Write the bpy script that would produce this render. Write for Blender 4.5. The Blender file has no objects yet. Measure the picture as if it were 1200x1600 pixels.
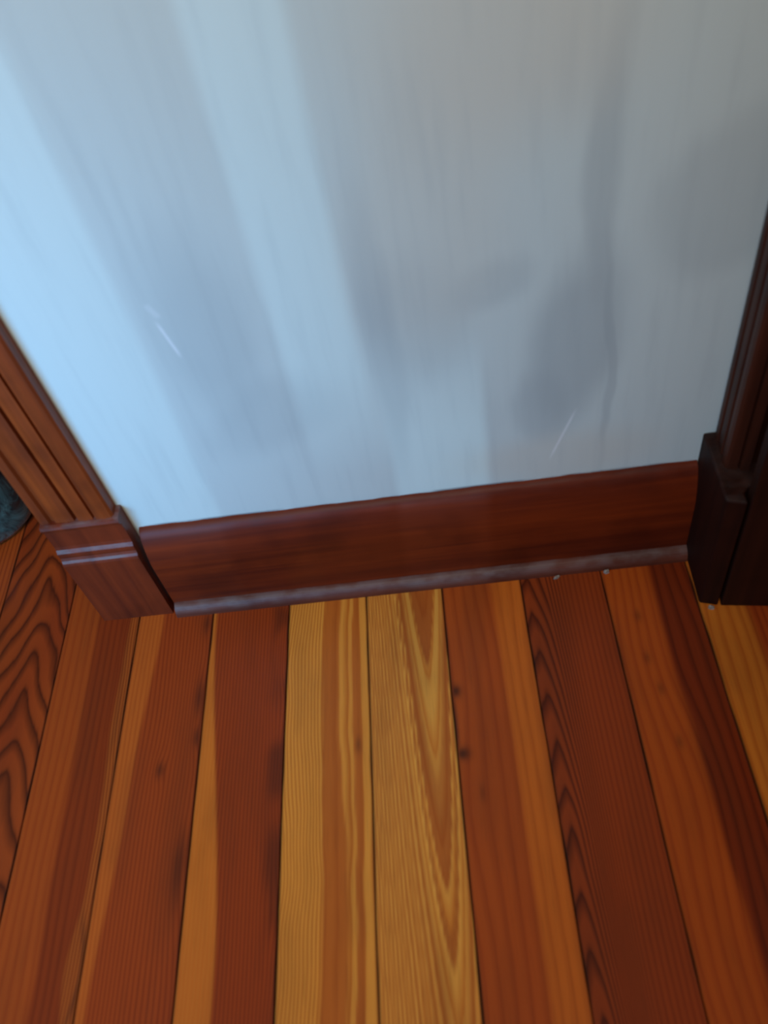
import bpy, bmesh, math, random
import numpy as np
from mathutils import Matrix, Vector
random.seed(4)

# ------------------------------------------------------------------ camera, light, exposure
scene = bpy.context.scene
COL = scene.collection
cam_data = bpy.data.cameras.new('camera')
cam = bpy.data.objects.new('camera', cam_data)
COL.objects.link(cam)
R = [(0.98922748, -0.03799554, -0.14136951),
     (-0.11815263, -0.77738139, -0.61783342),
     (-0.08642312, 0.62788098, -0.77349630)]
cam.matrix_world = Matrix((
    (R[0][0], -R[1][0], -R[2][0], 0.0975309),
    (R[0][1], -R[1][1], -R[2][1], -0.7974302),
    (R[0][2], -R[1][2], -R[2][2], 1.1370894),
    (0, 0, 0, 1)))
cam_data.sensor_fit = 'HORIZONTAL'
cam_data.sensor_width = 36.0
cam_data.lens = 1338.747 / 1200 * 36.0
cam_data.clip_start = 0.02
scene.camera = cam
# the hand-held photograph is a little out of focus
cam_data.dof.use_dof = True; cam_data.dof.focus_distance = 2.0; cam_data.dof.aperture_fstop = 6.0

scene.view_settings.view_transform = 'Standard'
scene.view_settings.look = 'None'
scene.view_settings.gamma = 1.0
scene.view_settings.use_curve_mapping = False
scene.view_settings.exposure = 0.10

WORLD_COL = (1.0, 0.96, 0.86); WORLD_STR = 0.14
world = bpy.data.worlds.new('room_light'); scene.world = world
world.use_nodes = True
world.node_tree.nodes['Background'].inputs[0].default_value = (*WORLD_COL, 1)
world.node_tree.nodes['Background'].inputs[1].default_value = WORLD_STR

def area(name, loc, target, sx, sy, power, color):
    d = bpy.data.lights.new(name, 'AREA'); d.shape = 'RECTANGLE'; d.size = sx; d.size_y = sy
    d.energy = power; d.color = color
    o = bpy.data.objects.new(name, d); COL.objects.link(o); o.location = loc
    o.rotation_euler = (Vector(target) - Vector(loc)).to_track_quat('-Z', 'Y').to_euler()
    return o
# soft blue daylight from the left, narrow lamp added for daylight bands past unseen panels, warm fill from the room
area('daylight_left', (-0.85, -1.15, 0.75), (-0.52, 0.0, 0.35), 0.6, 0.8, 4.6, (0.16, 0.54, 1.08)).data.spread = math.radians(88)
LX, LY, LZ = -0.75, -3.5, 1.0
area('daylight_bands', (LX, LY, LZ), (0, 0, 0.6), 0.02, 0.25, 18.5, (0.42, 0.76, 1.05))
area('room_fill', (-0.2, -1.7, 2.3), (0.0, -0.35, 0.1), 1.1, 0.9, 39.0, (1.0, 0.92, 0.78))

# ------------------------------------------------------------------ helpers
def structure(o): o['kind'] = 'structure'; return o
def link(name, me, mat, parent=None, smooth=False):
    o = bpy.data.objects.new(name, me); COL.objects.link(o)
    if mat: me.materials.append(mat)
    if smooth:
        for p in me.polygons: p.use_smooth = True
    if parent: o.parent = parent
    return o
def bm_obj(name, bm, mat, parent=None, smooth=False):
    bmesh.ops.recalc_face_normals(bm, faces=bm.faces)
    me = bpy.data.meshes.new(name); bm.to_mesh(me); bm.free()
    return link(name, me, mat, parent, smooth)
def box(bm, x0, x1, y0, y1, z0, z1):
    v = [bm.verts.new(p) for p in ((x0,y0,z0),(x1,y0,z0),(x1,y1,z0),(x0,y1,z0),(x0,y0,z1),(x1,y0,z1),(x1,y1,z1),(x0,y1,z1))]
    for f in ((0,1,2,3),(4,5,6,7),(0,1,5,4),(1,2,6,5),(2,3,7,6),(3,0,4,7)): bm.faces.new([v[i] for i in f])
def prism(bm, poly, fn0, fn1):
    """closed profile polygon swept between two placements"""
    a = [bm.verts.new(fn0(p)) for p in poly]; b = [bm.verts.new(fn1(p)) for p in poly]
    n = len(poly)
    for i in range(n): bm.faces.new((a[i], a[(i+1) % n], b[(i+1) % n], b[i]))
    bm.faces.new(a); bm.faces.new(b)
def empty(name, loc):
    o = bpy.data.objects.new(name, None); COL.objects.link(o); o.location = loc
    o.empty_display_size = 0.05; return o
def bevel(o, w=0.0015, seg=2):
    m = o.modifiers.new('bevel', 'BEVEL'); m.width = w; m.segments = seg; m.limit_method = 'ANGLE'; m.angle_limit = math.radians(35)
    return o

class NT:
    def __init__(s, name):
        s.m = bpy.data.materials.new(name); s.m.use_nodes = True
        s.t = s.m.node_tree; s.b = s.t.nodes['Principled BSDF']
    def n(s, kind, **kw):
        nd = s.t.nodes.new(kind)
        for k, v in kw.items(): setattr(nd, k, v)
        return nd
    def l(s, a, b): s.t.links.new(a, b)
    def put(s, sock, v):
        if hasattr(v, 'is_output') or isinstance(v, bpy.types.NodeSocket): s.l(v, sock)
        else: sock.default_value = v
    def math(s, op, a, b=0.0, c=0.0, clamp=False):
        nd = s.n('ShaderNodeMath', operation=op); nd.use_clamp = clamp
        for i, v in enumerate((a, b, c)): s.put(nd.inputs[i], v)
        return nd.outputs[0]
    def mix(s, f, a, b, mode='MIX'):
        nd = s.n('ShaderNodeMix', data_type='RGBA', blend_type=mode)
        s.put(nd.inputs[0], f); s.put(nd.inputs[6], a); s.put(nd.inputs[7], b)
        return nd.outputs[2]
    def coords(s, scale=(1,1,1), rot=(0,0,0), loc=(0,0,0)):
        tc = s.n('ShaderNodeTexCoord'); mp = s.n('ShaderNodeMapping')
        mp.inputs['Scale'].default_value = scale; mp.inputs['Rotation'].default_value = rot; mp.inputs['Location'].default_value = loc
        s.l(tc.outputs['Object'], mp.inputs[0]); return mp.outputs[0]
    def noise(s, vec, scale, detail=3, rough=0.5, dist=0.0):
        nd = s.n('ShaderNodeTexNoise'); nd.inputs['Scale'].default_value = scale
        nd.inputs['Detail'].default_value = detail; nd.inputs['Roughness'].default_value = rough; nd.inputs['Distortion'].default_value = dist
        s.l(vec, nd.inputs['Vector']); return nd.outputs['Fac']
    def ramp(s, f, stops):
        nd = s.n('ShaderNodeValToRGB'); cr = nd.color_ramp
        while len(cr.elements) < len(stops): cr.elements.new(0.5)
        for e, (p, c) in zip(cr.elements, stops):
            e.position = p; e.color = (c if isinstance(c, tuple) else (c, c, c)) + (1,)
        s.l(f, nd.inputs[0]); return nd.outputs[0]
    def smooth(s, v, lo, hi):
        nd = s.n('ShaderNodeMapRange', interpolation_type='SMOOTHSTEP')
        s.put(nd.inputs[0], v); nd.inputs[1].default_value = lo; nd.inputs[2].default_value = hi
        return nd.outputs[0]
    def bump(s, h, strength, dist):
        nd = s.n('ShaderNodeBump'); nd.inputs['Strength'].default_value = strength; nd.inputs['Distance'].default_value = dist
        s.l(h, nd.inputs['Height']); s.l(nd.outputs[0], s.b.inputs['Normal'])
def lin(r, g, b):
    return tuple((c/255/12.92 if c/255 <= .04045 else ((c/255+.055)/1.055)**2.4) for c in (r, g, b))

# ------------------------------------------------------------------ materials
def trim_wood(name, c1, c2, axis, dust=0.6, rough=0.42, spec=0.35):
    """stained old pine; axis = grain direction; grey dust lies on faces that look up"""
    s = NT(name)
    sc = {'x': (2.5, 60, 60), 'z': (60, 60, 2.5)}[axis]
    a = s.noise(s.coords(sc), 1.0, 4, 0.55, 0.4)
    blot = s.noise(s.coords((9, 9, 9)), 1.0, 3)
    c = s.mix(s.ramp(a, [(0.3, 0.0), (0.72, 1.0)]), (*c1, 1), (*c2, 1))
    c = s.mix(s.math('MULTIPLY', s.smooth(blot, 0.45, 0.72), 0.45), c, (*[v*0.45 for v in c1], 1))
    g = s.n('ShaderNodeNewGeometry'); sep = s.n('ShaderNodeSeparateXYZ'); s.l(g.outputs['Normal'], sep.inputs[0])
    up = s.smooth(sep.outputs[2], 0.12, 0.75)
    dn = s.noise(s.coords((30, 60, 60)), 1.0, 4)
    d = s.math('MULTIPLY', s.math('MULTIPLY', up, s.smooth(dn, 0.3, 0.65)), dust)
    c = s.mix(d, c, (*lin(128, 112, 108), 1))
    s.l(c, s.b.inputs['Base Color'])
    s.b.inputs['Roughness'].default_value = rough; s.b.inputs['Specular IOR Level'].default_value = spec
    s.bump(a, 0.25, 0.0006)
    return s.m

M_CASING = trim_wood('stained_casing_wood', lin(98, 38, 14), lin(156, 68, 22), 'z')
M_PLINTH = trim_wood('stained_plinth_wood', lin(92, 32, 13), lin(128, 48, 18), 'z', 0.6)
M_DARK = trim_wood('dark_stained_wood', lin(30, 10, 5), lin(52, 20, 9), 'z', 0.08, 0.6, 0.15)
M_DARK_CASING = trim_wood('dark_stained_casing_wood', lin(42, 17, 9), lin(78, 36, 20), 'z', 0.08, 0.5, 0.2)
M_DOOR = trim_wood('dark_brown_door_wood', lin(34, 13, 6), lin(50, 20, 9), 'z', 0.1, 0.6, 0.15)
M_BASE = trim_wood('stained_baseboard_wood', lin(84, 26, 10), lin(124, 44, 13), 'x', 0.03, 0.45, 0.2)
M_SHOE = trim_wood('dusty_shoe_molding_wood', lin(84, 36, 22), lin(110, 54, 36), 'x', 0.32, 0.5)

def wall_material():
    s = NT('patchy_painted_plaster')
    tc = s.n('ShaderNodeTexCoord'); sep = s.n('ShaderNodeSeparateXYZ'); s.l(tc.outputs['Object'], sep.inputs[0])
    X, Z = sep.outputs[0], sep.outputs[2]
    base = (*lin(206, 216, 211), 1)
    grey = (*lin(166, 175, 175), 1); tan = (*lin(208, 204, 190), 1)
    wob = s.noise(s.coords((7, 7, 4)), 1.0, 3)
    wx = s.math('ADD', X, s.math('MULTIPLY', s.math('SUBTRACT', wob, 0.5), 0.05))
    wz = s.math('ADD', Z, s.math('MULTIPLY', s.math('SUBTRACT', s.noise(s.coords((5, 5, 5), loc=(3, 1, 8)), 1.0, 2), 0.5), 0.07))
    def blob(cx, cz, rx, rz, tilt=0.0, soft=0.6):
        dx = s.math('SUBTRACT', wx, cx); dz = s.math('SUBTRACT', wz, cz)
        ca, sa = math.cos(tilt), math.sin(tilt)
        u = s.math('ADD', s.math('MULTIPLY', dx, ca/rx), s.math('MULTIPLY', dz, sa/rx))
        v = s.math('ADD', s.math('MULTIPLY', dx, -sa/rz), s.math('MULTIPLY', dz, ca/rz))
        r = s.math('SQRT', s.math('ADD', s.math('MULTIPLY', u, u), s.math('MULTIPLY', v, v)))
        nd = s.n('ShaderNodeMapRange', interpolation_type='SMOOTHSTEP'); s.l(r, nd.inputs[0])
        nd.inputs[1].default_value = 1+soft/2; nd.inputs[2].default_value = 1-soft/2
        return nd.outputs[0]
    c = base
    # rubbed and patched areas of the old paint, plus a painted fold shadow
    for (cx, cz, rx, rz, t, col, f, soft) in (
        (0.255, 0.43, 0.055, 0.13, -0.2, grey, 0.60, 0.8),
        (0.165, 0.535, 0.045, 0.030, 0.5, grey, 0.32, 1.0),
        (0.215, 0.33, 0.035, 0.060, 0.2, grey, 0.30, 0.8),
        (0.285, 0.66, 0.020, 0.15, 0.0, grey, 0.45, 0.9),  # upper part of the fold shadow, painted grey
        (0.300, 0.40, 0.006, 0.16, 0.03, grey, 0.45, 0.9),  # thin lower edge of the fold shadow, put into the wall colour
        (0.420, 0.60, 0.095, 0.070, 0.85, grey, 0.30, 0.6),
        (0.075, 0.50, 0.060, 0.090, 0.0, grey, 0.28, 0.9),
        (0.10, 0.62, 0.085, 0.16, -0.2, tan, 0.45, 1.0),
        (0.18, 0.80, 0.12, 0.10, 0.0, tan, 0.6, 1.2),
        (0.24, 0.235, 0.12, 0.05, 0.0, tan, 0.5, 1.0),
        (0.03, 0.46, 0.02, 0.22, 0.0, grey, 0.30, 1.0),
        (-0.17, 0.52, 0.055, 0.13, 0.0, grey, 0.35, 1.0),
        (-0.13, 0.37, 0.09, 0.05, 0.5, grey, 0.25, 1.0)):
        c = s.mix(s.math('MULTIPLY', blob(cx, cz, rx, rz, t, soft), f), c, col)
    # gap shadow and dirt painted as a dark line along the baseboard top
    gap_line = s.math('MULTIPLY', s.math('SUBTRACT', 1.0, s.smooth(Z, 0.1885, 0.1925)), s.smooth(s.noise(s.coords((11, 1, 1)), 1.0, 4), 0.40, 0.60))
    c = s.mix(s.math('MULTIPLY', gap_line, 0.75), c, (0.10, 0.10, 0.11, 1))
    fine = s.noise(s.coords((55, 55, 5)), 1.0, 4)
    c = s.mix(s.math('MULTIPLY', s.smooth(fine, 0.45, 0.75), 0.16), c, grey)
    def scratch(x0, z0, x1, z1, w):
        L = math.hypot(x1-x0, z1-z0); ux, uz = (x1-x0)/L, (z1-z0)/L
        dx = s.math('SUBTRACT', X, x0); dz = s.math('SUBTRACT', Z, z0)
        t = s.math('ADD', s.math('MULTIPLY', dx, ux), s.math('MULTIPLY', dz, uz))
        d = s.math('ABSOLUTE', s.math('ADD', s.math('MULTIPLY', dx, -uz), s.math('MULTIPLY', dz, ux)))
        m = s.math('SUBTRACT', 1.0, s.smooth(d, w*0.2, w))
        m = s.math('MULTIPLY', m, s.smooth(t, 0.0, L*0.25))
        return s.math('MULTIPLY', m, s.math('SUBTRACT', 1.0, s.smooth(t, L*0.75, L)))
    for (x0, z0, x1, z1, w, f) in ((-0.222, 0.552, -0.2085, 0.488, 0.0032, 0.5), (-0.226, 0.575, -0.214, 0.55, 0.006, 0.2),
                                   (0.267, 0.325, 0.229, 0.222, 0.0028, 0.45)):
        c = s.mix(s.math('MULTIPLY', scratch(x0, z0, x1, z1, w), f), c, (0.93, 0.94, 0.95, 1))
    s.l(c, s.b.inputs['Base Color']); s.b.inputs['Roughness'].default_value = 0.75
    s.b.inputs['Specular IOR Level'].default_value = 0.3
    s.bump(s.noise(s.coords((140, 140, 90)), 1.0, 4), 0.12, 0.0006)
    return s.m
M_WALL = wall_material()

def floor_material():
    s = NT('varnished_heart_pine_boards')
    def attr(n):
        a = s.n('ShaderNodeAttribute'); a.attribute_name = n; return a
    early = attr('early').outputs['Color']; late = attr('late').outputs['Color']; ring = attr('ring').outputs['Fac']; dirt = attr('dirt').outputs['Fac']
    fib = s.noise(s.coords((170, 6, 1)), 1.0, 3, 0.6)
    r = s.math('ADD', ring, s.math('MULTIPLY', s.math('SUBTRACT', fib, 0.5), 0.22))
    w = s.math('FRACT', r)
    line = s.ramp(w, [(0.0, 0.35), (0.10, 0.10), (0.45, 0.0), (0.80, 0.75), (0.90, 1.0), (1.0, 0.35)])
    c = s.mix(line, early, late)
    blot = s.noise(s.coords((14, 3.2, 1)), 1.0, 4)
    c = s.mix(s.math('MULTIPLY', s.smooth(blot, 0.42, 0.75), 0.30), c, (0.09, 0.022, 0.008, 1))
    f2 = s.noise(s.coords((420, 18, 1)), 1.0, 2)
    c = s.mix(s.math('MULTIPLY', s.smooth(f2, 0.5, 0.8), 0.16), c, (0.07, 0.018, 0.007, 1))
    c = s.mix(dirt, c, (0.018, 0.009, 0.006, 1))
    s.l(c, s.b.inputs['Base Color'])
    rg = s.noise(s.coords((8, 3, 1)), 1.0, 3)
    s.l(s.math('ADD', s.math('MULTIPLY', rg, 0.22), 0.30), s.b.inputs['Roughness'])
    s.b.inputs['Specular IOR Level'].default_value = 0.16
    s.bump(s.math('ADD', fib, s.math('MULTIPLY', line, 0.5)), 0.10, 0.0005)
    return s.m
M_FLOOR = floor_material()
s = NT('dark_gap_dirt'); s.b.inputs['Base Color'].default_value = (0.012, 0.007, 0.005, 1); s.b.inputs['Roughness'].default_value = 0.95
M_GAP = s.m

# ------------------------------------------------------------------ floor: tongue and groove boards running to the wall
P = 0.1247
seams = [-0.56546082 - P*k for k in range(8, 0, -1)] + [-0.56546082, -0.44056644, -0.3153019, -0.19000402, -0.06425876,
         0.05651502, 0.17986061, 0.3045548, 0.4340] + [0.43037929 + P*k for k in range(1, 8)]
rng = np.random.RandomState(7)
def vnoise(x, y, seed):
    """smooth value noise"""
    xi = np.floor(x).astype(int); yi = np.floor(y).astype(int); xf = x-xi; yf = y-yi
    def h(a, b):
        q = np.sin(a*127.1 + b*311.7 + seed*74.7)*43758.5453
        return q-np.floor(q)
    u = xf*xf*(3-2*xf); v = yf*yf*(3-2*yf)
    return (h(xi,yi)*(1-u)+h(xi+1,yi)*u)*(1-v) + (h(xi,yi+1)*(1-u)+h(xi+1,yi+1)*u)*v
def ss(x, a, b):
    t = np.clip((x-a)/(b-a), 0, 1); return t*t*(3-2*t)
def mixc(A, B, t): return A*(1-t[..., None]) + B*t[..., None]
C = lambda *c: np.array(lin(*c))*np.array([1.32, 1.05, 0.68])
RED = C(140, 62, 27); REDL = C(108, 40, 18); ORG = C(172, 92, 38); ORGL = C(140, 66, 28)
YEL = C(204, 142, 66); YELL = C(168, 96, 40); DRK = C(112, 46, 22); DRKL = C(72, 28, 14)
def board_look(k, u, y, X):
    """k = board index counted from the seam at -0.565 (board 0 lies left of it); returns early, late colours, ring, dirt"""
    one = np.ones_like(u)
    n1 = vnoise(u*2+k*9, y*5+k*3, k)-0.5; n2 = vnoise(u*5+k*5, y*14+k, k+20)-0.5; nb = vnoise(one*k*3.3, y*9+k*7, k+40)-0.5
    A = RED*one[..., None]; B = REDL*one[..., None]; dirt = 0*u
    ring = u*16 + n1*1.2 + n2*0.3
    if k == 0:
        A = mixc(RED, C(128, 52, 24), ss(n1, -.3, .3)); B = DRKL*one[..., None]
        g = np.abs(u-0.60+0.06*np.sin(y*9))
        ring = 4.5*np.sqrt(g*g+0.003) + y*15 + n2*0.8
    elif k == 1:
        e = 0.44+0.10*(-y)+nb*0.05
        t = ss(u, e-0.03, e+0.03)
        A = mixc(C(146, 68, 28), C(122, 50, 22), t); B = mixc(C(134, 58, 24), C(104, 40, 18), t)
        t2 = ss(u+nb*0.15, 0.86, 0.90); A = mixc(A, C(150, 78, 34), t2)
        ring = np.where(u < 0.8, u*11+n1*1.0, u*26+n1*3.5+n2*1.2)
        dirt = 0.55*np.exp(-((u-0.9-nb*0.25)/0.03)**2)*ss(nb, -0.2, 0.4)
    elif k == 2:
        e = 0.33+0.04*n1-0.12*ss(-y, 0.05, 0.32)-0.10*ss(-y, 0.32, 0.62)
        t = ss(u, e-0.03, e+0.03)
        A = mixc(C(168, 88, 37), C(142, 62, 28), t); B = mixc(C(152, 74, 31), C(116, 46, 21), t)
        ring = u*20+n1*1.4
        for (uu, yy, a, b_) in ((0.93, -0.19, .06, .030), (0.95, -0.255, .04, .016), (0.55, -0.30, .05, .012), (0.90, -0.44, .07, .05), (0.93, -0.06, .05, .02)):
            dirt = np.maximum(dirt, 0.55*np.exp(-((u-uu)/a)**2-((y-yy)/b_)**2))
            ring = ring+0.9*np.exp(-((u-uu)/(a*1.8))**2-((y-yy)/(b_*2))**2)
    elif k == 3:
        e = 0.04+0.34*ss(-y, 0.02, 0.60)
        t = ss(u, e-0.02, e+0.02)
        A = mixc(C(184, 108, 46), C(140, 60, 27), t); B = mixc(C(182, 100, 38), C(112, 44, 20), t)
        ring = np.where(u < 0.7, u*24+n1*0.8, u*24+n1*1.2+(u-0.7)*n2*9)
        m = ss(u, 0.74, 0.9)*ss(vnoise(u*3, y*16, 5), 0.35, 0.75)
        dirt = 0.50*m
    elif k == 4:
        uu = u+0.10*(vnoise(u*1.5, y*7, 3)-0.5)+0.035*(vnoise(u*4.0, y*19, 4)-0.5)
        band = ss(uu, 0.44-0.06*ss(-y, .35, .5), 0.46)*(1-ss(uu, 0.62+0.06*ss(-y, .25, .5), 0.65+0.06*ss(-y, .25, .5))) + ss(uu, 0.78, 0.80)*(1-ss(uu, 0.86, 0.89))
        A = mixc(YEL, C(172, 98, 42), band); B = mixc(C(172, 98, 38), C(160, 86, 36), band)
        ring = np.where(uu < 0.44, uu*27, 11.88+(uu-0.44)*7)+n2*0.2
        dirt = 0.5*np.exp(-((u-0.86)/.03)**2-((y+0.29)/.012)**2)
    elif k == 5:
        # cathedral figure, tips towards the room
        g = (u-0.73+0.06*y)/0.30
        q = -y+0.40*np.abs(g)**1.6+n1*0.04+n2*0.012
        tab = [(-1, .9), (0.185, 1), (0.20, 0), (0.33, .15), (0.365, .75), (0.49, 1), (0.505, 0), (0.54, .1), (0.555, .9), (0.58, .9), (0.595, 0), (0.66, .1)]
        band = np.interp(np.minimum(q, 0.66), [a[0] for a in tab], [a[1] for a in tab])
        f = (q-0.66)/0.15; f = f-np.floor(f)
        band = np.where(q > 0.66, (ss(f, 0.1, 0.5)*(1-ss(f, 0.75, 0.95)))*0.45+0.22, band)
        A = mixc(C(212, 158, 80), C(164, 92, 42), band); B = mixc(C(188, 118, 50), C(154, 80, 34), band)
        ring = q*9
    elif k == 6:
        t = ss(u, 0.58, 0.70)
        A = mixc(C(158, 76, 32), C(184, 102, 40), t); B = mixc(C(142, 64, 27), C(168, 88, 34), t)
        ring = u*7+n1*1.0
        for (uu, yy, a, b_) in ((0.05, -0.223, .06, .010), (0.05, -0.318, .09, .010), (0.0, -0.28, .03, .05), (0.22, -0.375, .03, .012)):
            dirt = np.maximum(dirt, (0.85 if uu < .1 else .35)*np.exp(-((u-uu)/a)**2-((y-yy)/b_)**2))
    elif k == 7:
        A = C(136, 60, 28)*one[..., None]; B = C(70, 26, 15)*one[..., None]
        g = np.abs(u-0.10-0.02*np.sin(y*14))
        ring = 15*(y-0.1)*(1-ss(u, 0.12, 0.60)) + 4.5*g + 12*np.maximum(u-0.3, 0) + n2*0.4*(1-ss(u, .3, .6))
        B = mixc(B, C(116, 48, 23), ss(u, 0.35, 0.6))
    elif k == 8:
        e = 0.55+nb*0.05; t = ss(u, e-0.05, e+0.05)
        A = mixc(C(160, 78, 30), C(112, 44, 20), t); B = mixc(C(144, 64, 26), C(84, 30, 15), t)
        ring = u*9+n1*1.6
        for (uu, yy) in ((0.30, -0.13), (0.28, -0.20), (0.34, -0.25), (0.38, -0.33)):
            dirt = np.maximum(dirt, 0.4*np.exp(-((u-uu)/.04)**2-((y-yy)/.010)**2))
    elif k == 9:
        t = ss(u+nb*0.06, 0.46, 0.60)
        A = mixc(C(180, 110, 44), C(140, 62, 27), t); B = mixc(C(160, 88, 34), C(116, 46, 20), t)
        ring = u*10+n1*1.5
    else:
        j = (k*7) % 3
        A = (RED, ORG, C(150, 70, 30))[j]*one[..., None]; B = (REDL, ORGL, C(120, 50, 22))[j]*one[..., None]
    edge = np.minimum(u, 1-u)*P
    dirt = np.maximum(dirt, (0.25+0.6*vnoise(one*k*1.7, y*22, k+60))*(1-ss(edge, 0.0004, 0.0024)))
    return A, B, ring, np.clip(dirt, 0, 1)

verts = []; faces = []; eA = []; eB = []; rg = []; dt = []
ys = np.concatenate([np.arange(-2.6, -0.76, 0.08), np.arange(-0.76, 0.40, 0.004), np.arange(0.40, 1.6, 0.08)])
gap_rng = random.Random(3)
for i in range(len(seams)-1):
    k = i-7
    x0, x1 = seams[i], seams[i+1]
    g0 = 0.0004; nx = 44 if -2 < k < 11 else 6
    us = np.linspace(0, 1, nx)
    prof = [(0.0, -0.006), (0.0, -0.0012)] + [(u, 0.0) for u in us[0:]] + [(1.0, -0.0012), (1.0, -0.006)]
    px = []
    for j, (u, z) in enumerate(prof):
        xx = x0+g0+(x1-x0-2*g0)*u
        if j in (2,): xx += 0.0008
        if j == len(prof)-3: xx -= 0.0008
        px.append((xx, z, u))
    n = len(px); base = len(verts)
    X = np.array([p[0] for p in px])[None, :].repeat(len(ys), 0)
    U = np.array([p[2] for p in px])[None, :].repeat(len(ys), 0)
    Y = ys[:, None].repeat(n, 1)
    wig = 0.0006*(vnoise(Y*6+i, Y*0+i, 3)-0.5)
    A, B, r, d = board_look(k, U, Y, X)
    Zs = np.array([p[1] for p in px])[None, :].repeat(len(ys), 0)
    verts += np.stack([X+wig, Y, Zs], -1).reshape(-1, 3).tolist()
    eA.append(A.reshape(-1, 3)); eB.append(B.reshape(-1, 3)); rg.append(r.reshape(-1)); dt.append(d.reshape(-1))
    for a in range(len(ys)-1):
        o = base+a*n
        for b in range(n-1): faces.append((o+b, o+b+1, o+b+n+1, o+b+n))
# subfloor under the gaps
base = len(verts); verts += [(seams[0], -2.6, -0.0045), (seams[-1], -2.6, -0.0045), (seams[-1], 1.6, -0.0045), (seams[0], 1.6, -0.0045)]
faces.append((base, base+1, base+2, base+3))
me = bpy.data.meshes.new('floor'); me.from_pydata(verts, [], faces); me.update()
nv = len(verts); z3 = np.zeros((4, 3))
for nm, arr in (('early', np.concatenate(eA+[z3])), ('late', np.concatenate(eB+[z3]))):
    at = me.attributes.new(nm, 'FLOAT_COLOR', 'POINT')
    at.data.foreach_set('color', np.concatenate([arr, np.ones((nv, 1))], 1).astype(np.float32).reshape(-1))
for nm, arr in (('ring', np.concatenate(rg+[np.zeros(4)])), ('dirt', np.concatenate(dt+[np.ones(4)]))):
    at = me.attributes.new(nm, 'FLOAT', 'POINT'); at.data.foreach_set('value', arr.astype(np.float32))
structure(link('floor', me, M_FLOOR))

# ------------------------------------------------------------------ walls
bm = bmesh.new()
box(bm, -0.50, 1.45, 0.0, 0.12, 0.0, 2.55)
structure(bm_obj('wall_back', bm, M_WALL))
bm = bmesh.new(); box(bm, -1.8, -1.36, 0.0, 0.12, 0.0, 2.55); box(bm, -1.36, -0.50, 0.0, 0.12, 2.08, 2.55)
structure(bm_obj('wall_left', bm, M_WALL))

# ------------------------------------------------------------------ baseboard with shoe molding
BX0, BX1 = -0.3765, 0.4375
bm = bmesh.new()
prof = [(0.0, 0.0), (-0.027, 0.0), (-0.027, 0.112), (-0.0262, 0.126), (-0.0235, 0.142), (-0.0195, 0.158), (-0.0150, 0.172), (-0.0105, 0.181), (-0.005, 0.1865), (0.0, 0.188)]
nseg = 60
rows = []
for i in range(nseg+1):
    x = BX0+(BX1-BX0)*i/nseg
    dz = 0.0005*math.sin(i*0.7)+0.0004*math.sin(i*1.9)
    rows.append([bm.verts.new((x, y, z+(dz if z > .15 else 0))) for (y, z) in prof])
for a, b in zip(rows, rows[1:]):
    for j in range(len(prof)-1): bm.faces.new((a[j], a[j+1], b[j+1], b[j]))
bm.faces.new(rows[0]); bm.faces.new(rows[-1])
bb = structure(bm_obj('baseboard_back', bm, M_BASE, smooth=True))
e = bb.modifiers.new('edges', 'EDGE_SPLIT'); e.split_angle = math.radians(45)
bm = bmesh.new()
prof = [(-0.0255, 0.0), (-0.0435, 0.0)] + [(-0.0255-0.018*math.cos(a), 0.0215*math.sin(a)) for a in [math.radians(d) for d in range(8, 91, 10)]]
prof += [(-0.0255, 0.0215)]
prism(bm, prof, lambda p: (BX0+0.001, p[0], p[1]), lambda p: (BX1, p[0], p[1]))
bm_obj('shoe_molding', bm, M_SHOE, bb)

# ------------------------------------------------------------------ left door trim: reeded casing on a plinth block
t1 = structure(empty('trim_1', (-0.445, 0.0, 0.0)))
OX = -0.445
def w2l(o, off):
    me = o.data
    me.transform(Matrix.Translation((-off[0], -off[1], -off[2])))
    return o
bm = bmesh.new()
xr, xl = -0.3905, -0.5015
cas = [(xr, 0.0), (xr, -0.018), (xr-0.003, -0.0215), (xr-0.013, -0.0235), (xr-0.025, -0.0220),
       (xr-0.0262, -0.0145), (xr-0.0285, -0.0145), (xr-0.030, -0.0210), (xr-0.041, -0.0228), (xr-0.0515, -0.0210),
       (xr-0.0530, -0.0135), (xr-0.0560, -0.0135), (xr-0.0575, -0.0205), (xr-0.070, -0.0215), (xr-0.0860, -0.0200),
       (xr-0.0880, -0.0160), (xr-0.0930, -0.0150), (xr-0.0960, -0.0195), (xl+0.004, -0.0205), (xl, -0.017), (xl, 0.0)]
prism(bm, cas, lambda p: (p[0], p[1], 0.2425), lambda p: (p[0], p[1], 2.08))
w2l(bm_obj('casing', bm, M_CASING, t1), (OX, 0, 0))
bm = bmesh.new()
pl = [(0.0, 0.0), (-0.0335, 0.0), (-0.0335, 0.156), (-0.0325, 0.161), (-0.0300, 0.165), (-0.0285, 0.170), (-0.0295, 0.175),
      (-0.0290, 0.181), (-0.0255, 0.187), (-0.0245, 0.193), (-0.0245, 0.229), (-0.0275, 0.232), (-0.0285, 0.237), (-0.0270, 0.2415), (-0.0230, 0.243), (0.0, 0.243)]
prism(bm, pl, lambda p: (-0.5005, p[0], p[1]), lambda p: (-0.3835, p[0], p[1]))
w2l(bm_obj('plinth_block', bm, M_PLINTH, t1), (OX, 0, 0))
# jamb lining the opening behind the casing
bm = bmesh.new(); box(bm, -0.503, -0.4995, 0.0005, 0.13, 0.0, 2.08)
w2l(bm_obj('jamb', bm, M_CASING, t1), (OX, 0, 0))

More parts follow.
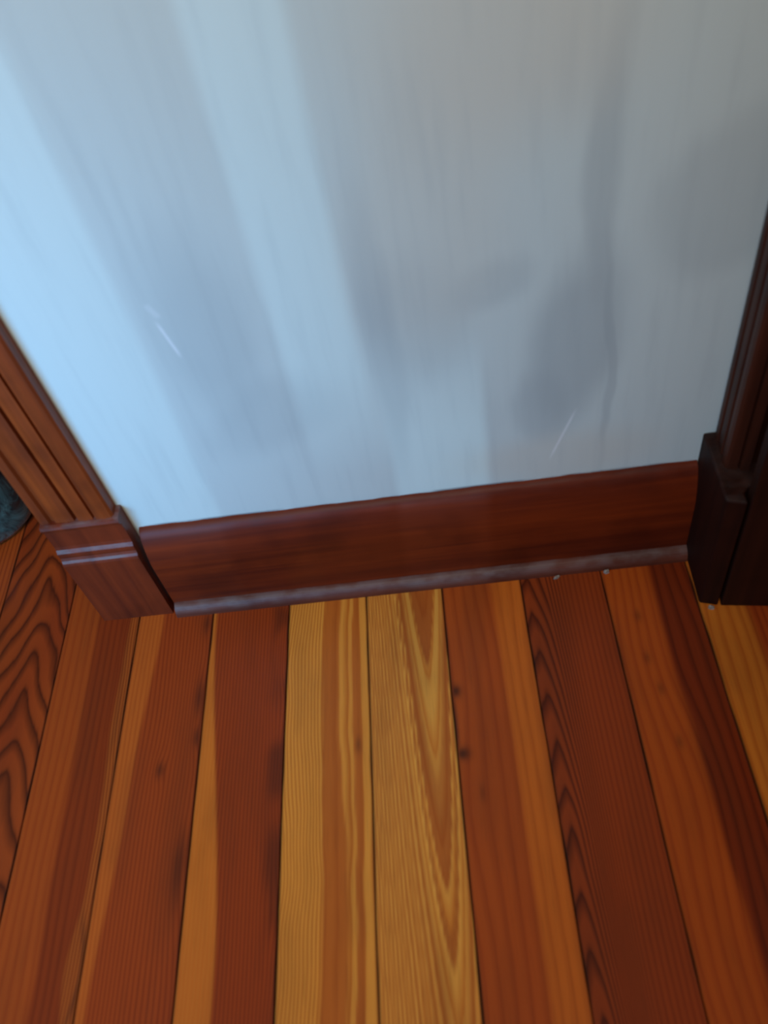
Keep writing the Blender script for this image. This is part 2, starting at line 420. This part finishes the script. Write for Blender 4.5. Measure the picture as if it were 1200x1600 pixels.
# ------------------------------------------------------------------ right door trim in the corner, turned out from the wall
OX2 = 0.45
t2 = structure(empty('trim_2', (OX2, 0.0, 0.0)))
bm = bmesh.new()
cas = [(.457, 0), (.4535, -.004), (.4515, -.012), (.4515, -.018), (.4545, -.0205), (.4545, -.0235), (.4510, -.026), (.4500, -.036), (.4500, -.041),
       (.4535, -.0435), (.4535, -.0465), (.4495, -.049), (.4480, -.058), (.4485, -.065), (.4515, -.068), (.4540, -.0690),
       (.4620, -.0715), (.4625, -.066), (.4645, -.066), (.4650, -.0725), (.4760, -.0760), (.4765, -.062), (.51, -.062), (.51, 0)]
prism(bm, cas, lambda p: (p[0], p[1], 0.2425), lambda p: (p[0], p[1], 2.08))
w2l(bm_obj('casing', bm, M_DARK_CASING, t2), (OX2, 0, 0))
bm = bmesh.new()
plan = [(.4380, 0.0), (.4375, -.050), (.4352, -.1195), (.4605, -.1275), (.4605, -.1100), (.4700, -.100), (.51, -.100), (.51, 0)]
prism(bm, plan, lambda p: (p[0], p[1], 0.0), lambda p: (p[0], p[1], 0.243))
w2l(bevel(bm_obj('plinth_block', bm, M_DARK, t2), 0.003), (OX2, 0, 0))
# flat dark door leaf beside the plinth block
bm = bmesh.new()
ang = math.atan2(-0.0098, 0.0677); ca, sa = math.cos(ang), math.sin(ang)
L, T = 0.76, 0.025
q = [(0, 0), (L*ca, L*sa), (L*ca-T*sa, L*sa+T*ca), (-T*sa, T*ca)]
prism(bm, q, lambda p: (p[0], p[1], 0.0), lambda p: (p[0], p[1], 2.03))
d1 = structure(bevel(bm_obj('door_1', bm, M_DOOR), 0.002)); d1.location = (0.4640, -0.1285, 0.001)

# ------------------------------------------------------------------ unseen panels added behind the viewer to shape light bands on the wall
FY = -1.5
def bx(X): return X+(LX-X)*(-FY)/(-LY)
bm = bmesh.new()
box(bm, bx(-0.245), bx(-0.098), FY-0.02, FY+0.02, 0.15, 2.1)
box(bm, bx(0.008), bx(0.155), FY-0.02, FY+0.02, 0.665, 2.1)
box(bm, bx(0.155), 0.75, FY-0.02, FY+0.02, 0.0, 2.1)
box(bm, bx(-0.098), bx(0.008), FY-0.02, FY+0.02, 0.15, 0.62)
structure(bm_obj('light_blocker', bm, M_CASING))

# ------------------------------------------------------------------ dark green glazed pot on the floor of the next room
s = NT('mottled_green_glaze')
n_ = s.noise(s.coords((22, 22, 14)), 1.0, 5, 0.6, 0.8)
s.l(s.ramp(n_, [(0.30, lin(12, 22, 24)), (0.46, lin(26, 52, 52)), (0.60, lin(70, 108, 104)), (0.76, lin(120, 150, 150))]), s.b.inputs['Base Color'])
s.b.inputs['Roughness'].default_value = 0.25
s.b.inputs['Coat Weight'].default_value = 0.4
PX, PY = -0.775, 0.235
pot = empty('glazed_pot', (PX, PY, 0.0))
pot['label'] = 'dark green mottled round pot on the floor beyond the left door casing'
pot['category'] = 'pot'
def lathe(bm, prof, n=64):
    rings = []
    for r, z in prof: rings.append([bm.verts.new((r*math.cos(2*math.pi*i/n), r*math.sin(2*math.pi*i/n), z)) for i in range(n)])
    for a, b in zip(rings, rings[1:]):
        for i in range(n): bm.faces.new((a[i], a[(i+1) % n], b[(i+1) % n], b[i]))
    return rings
bm = bmesh.new()
body = [(0.002, 0.003), (0.085, 0.003), (0.098, 0.008), (0.106, 0.020), (0.114, 0.045), (0.121, 0.080), (0.126, 0.120), (0.129, 0.165), (0.130, 0.205), (0.127, 0.215),
        (0.121, 0.215), (0.118, 0.205), (0.114, 0.12), (0.098, 0.03), (0.002, 0.022)]
lathe(bm, body)
bm_obj('body', bm, s.m, pot, True)
bm = bmesh.new()
lathe(bm, [(0.126, 0.200), (0.133, 0.202), (0.137, 0.209), (0.137, 0.220), (0.132, 0.226), (0.122, 0.225), (0.120, 0.216)])
bm_obj('rim', bm, s.m, pot, True)

# ------------------------------------------------------------------ small plaster chips fallen along the trim
s = NT('pale_plaster_chip'); n_ = s.noise(s.coords((300, 300, 300)), 1.0, 3)
s.l(s.ramp(n_, [(0.3, lin(120, 104, 92)), (0.7, lin(176, 160, 146))]), s.b.inputs['Base Color']); s.b.inputs['Roughness'].default_value = 0.9
M_CHIP = s.m
def chip(loc, size, rot, label, seed):
    r = random.Random(seed); bm = bmesh.new()
    n = 7; pts = [(math.cos(2*math.pi*i/n)*r.uniform(.75, 1.1)*size[0], math.sin(2*math.pi*i/n)*r.uniform(.75, 1.1)*size[1]) for i in range(n)]
    a = [bm.verts.new((x, y, 0)) for x, y in pts]; b = [bm.verts.new((x*.8, y*.8, size[2]*r.uniform(.7, 1.1))) for x, y in pts]
    for i in range(n): bm.faces.new((a[i], a[(i+1) % n], b[(i+1) % n], b[i]))
    bm.faces.new(a); c = bm.verts.new((0, 0, size[2]*1.15))
    for i in range(n): bm.faces.new((b[i], b[(i+1) % n], c))
    o = bm_obj('plaster_chip', bm, M_CHIP); o.location = loc; o.rotation_euler = rot
    o['label'] = label; o['category'] = 'plaster chip'; o['group'] = 'plaster chips along the trim'
chip((0.3135, -0.0475, 0.0003), (0.0055, 0.0035, 0.006), (0, 0, 0.2), 'square pale plaster chip on floor touching shoe molding above a board seam, right of centre', 1)
chip((0.2365, -0.0475, 0.0003), (0.0060, 0.0022, 0.004), (0, 0, 0.4), 'thin tan plaster chip at foot of shoe molding, left of the square pale chip', 2)
chip((0.4500, -0.1300, 0.0003), (0.0060, 0.0035, 0.005), (0, 0, -0.3), 'pale grey chip on floor at front foot of the dark right plinth block', 3)
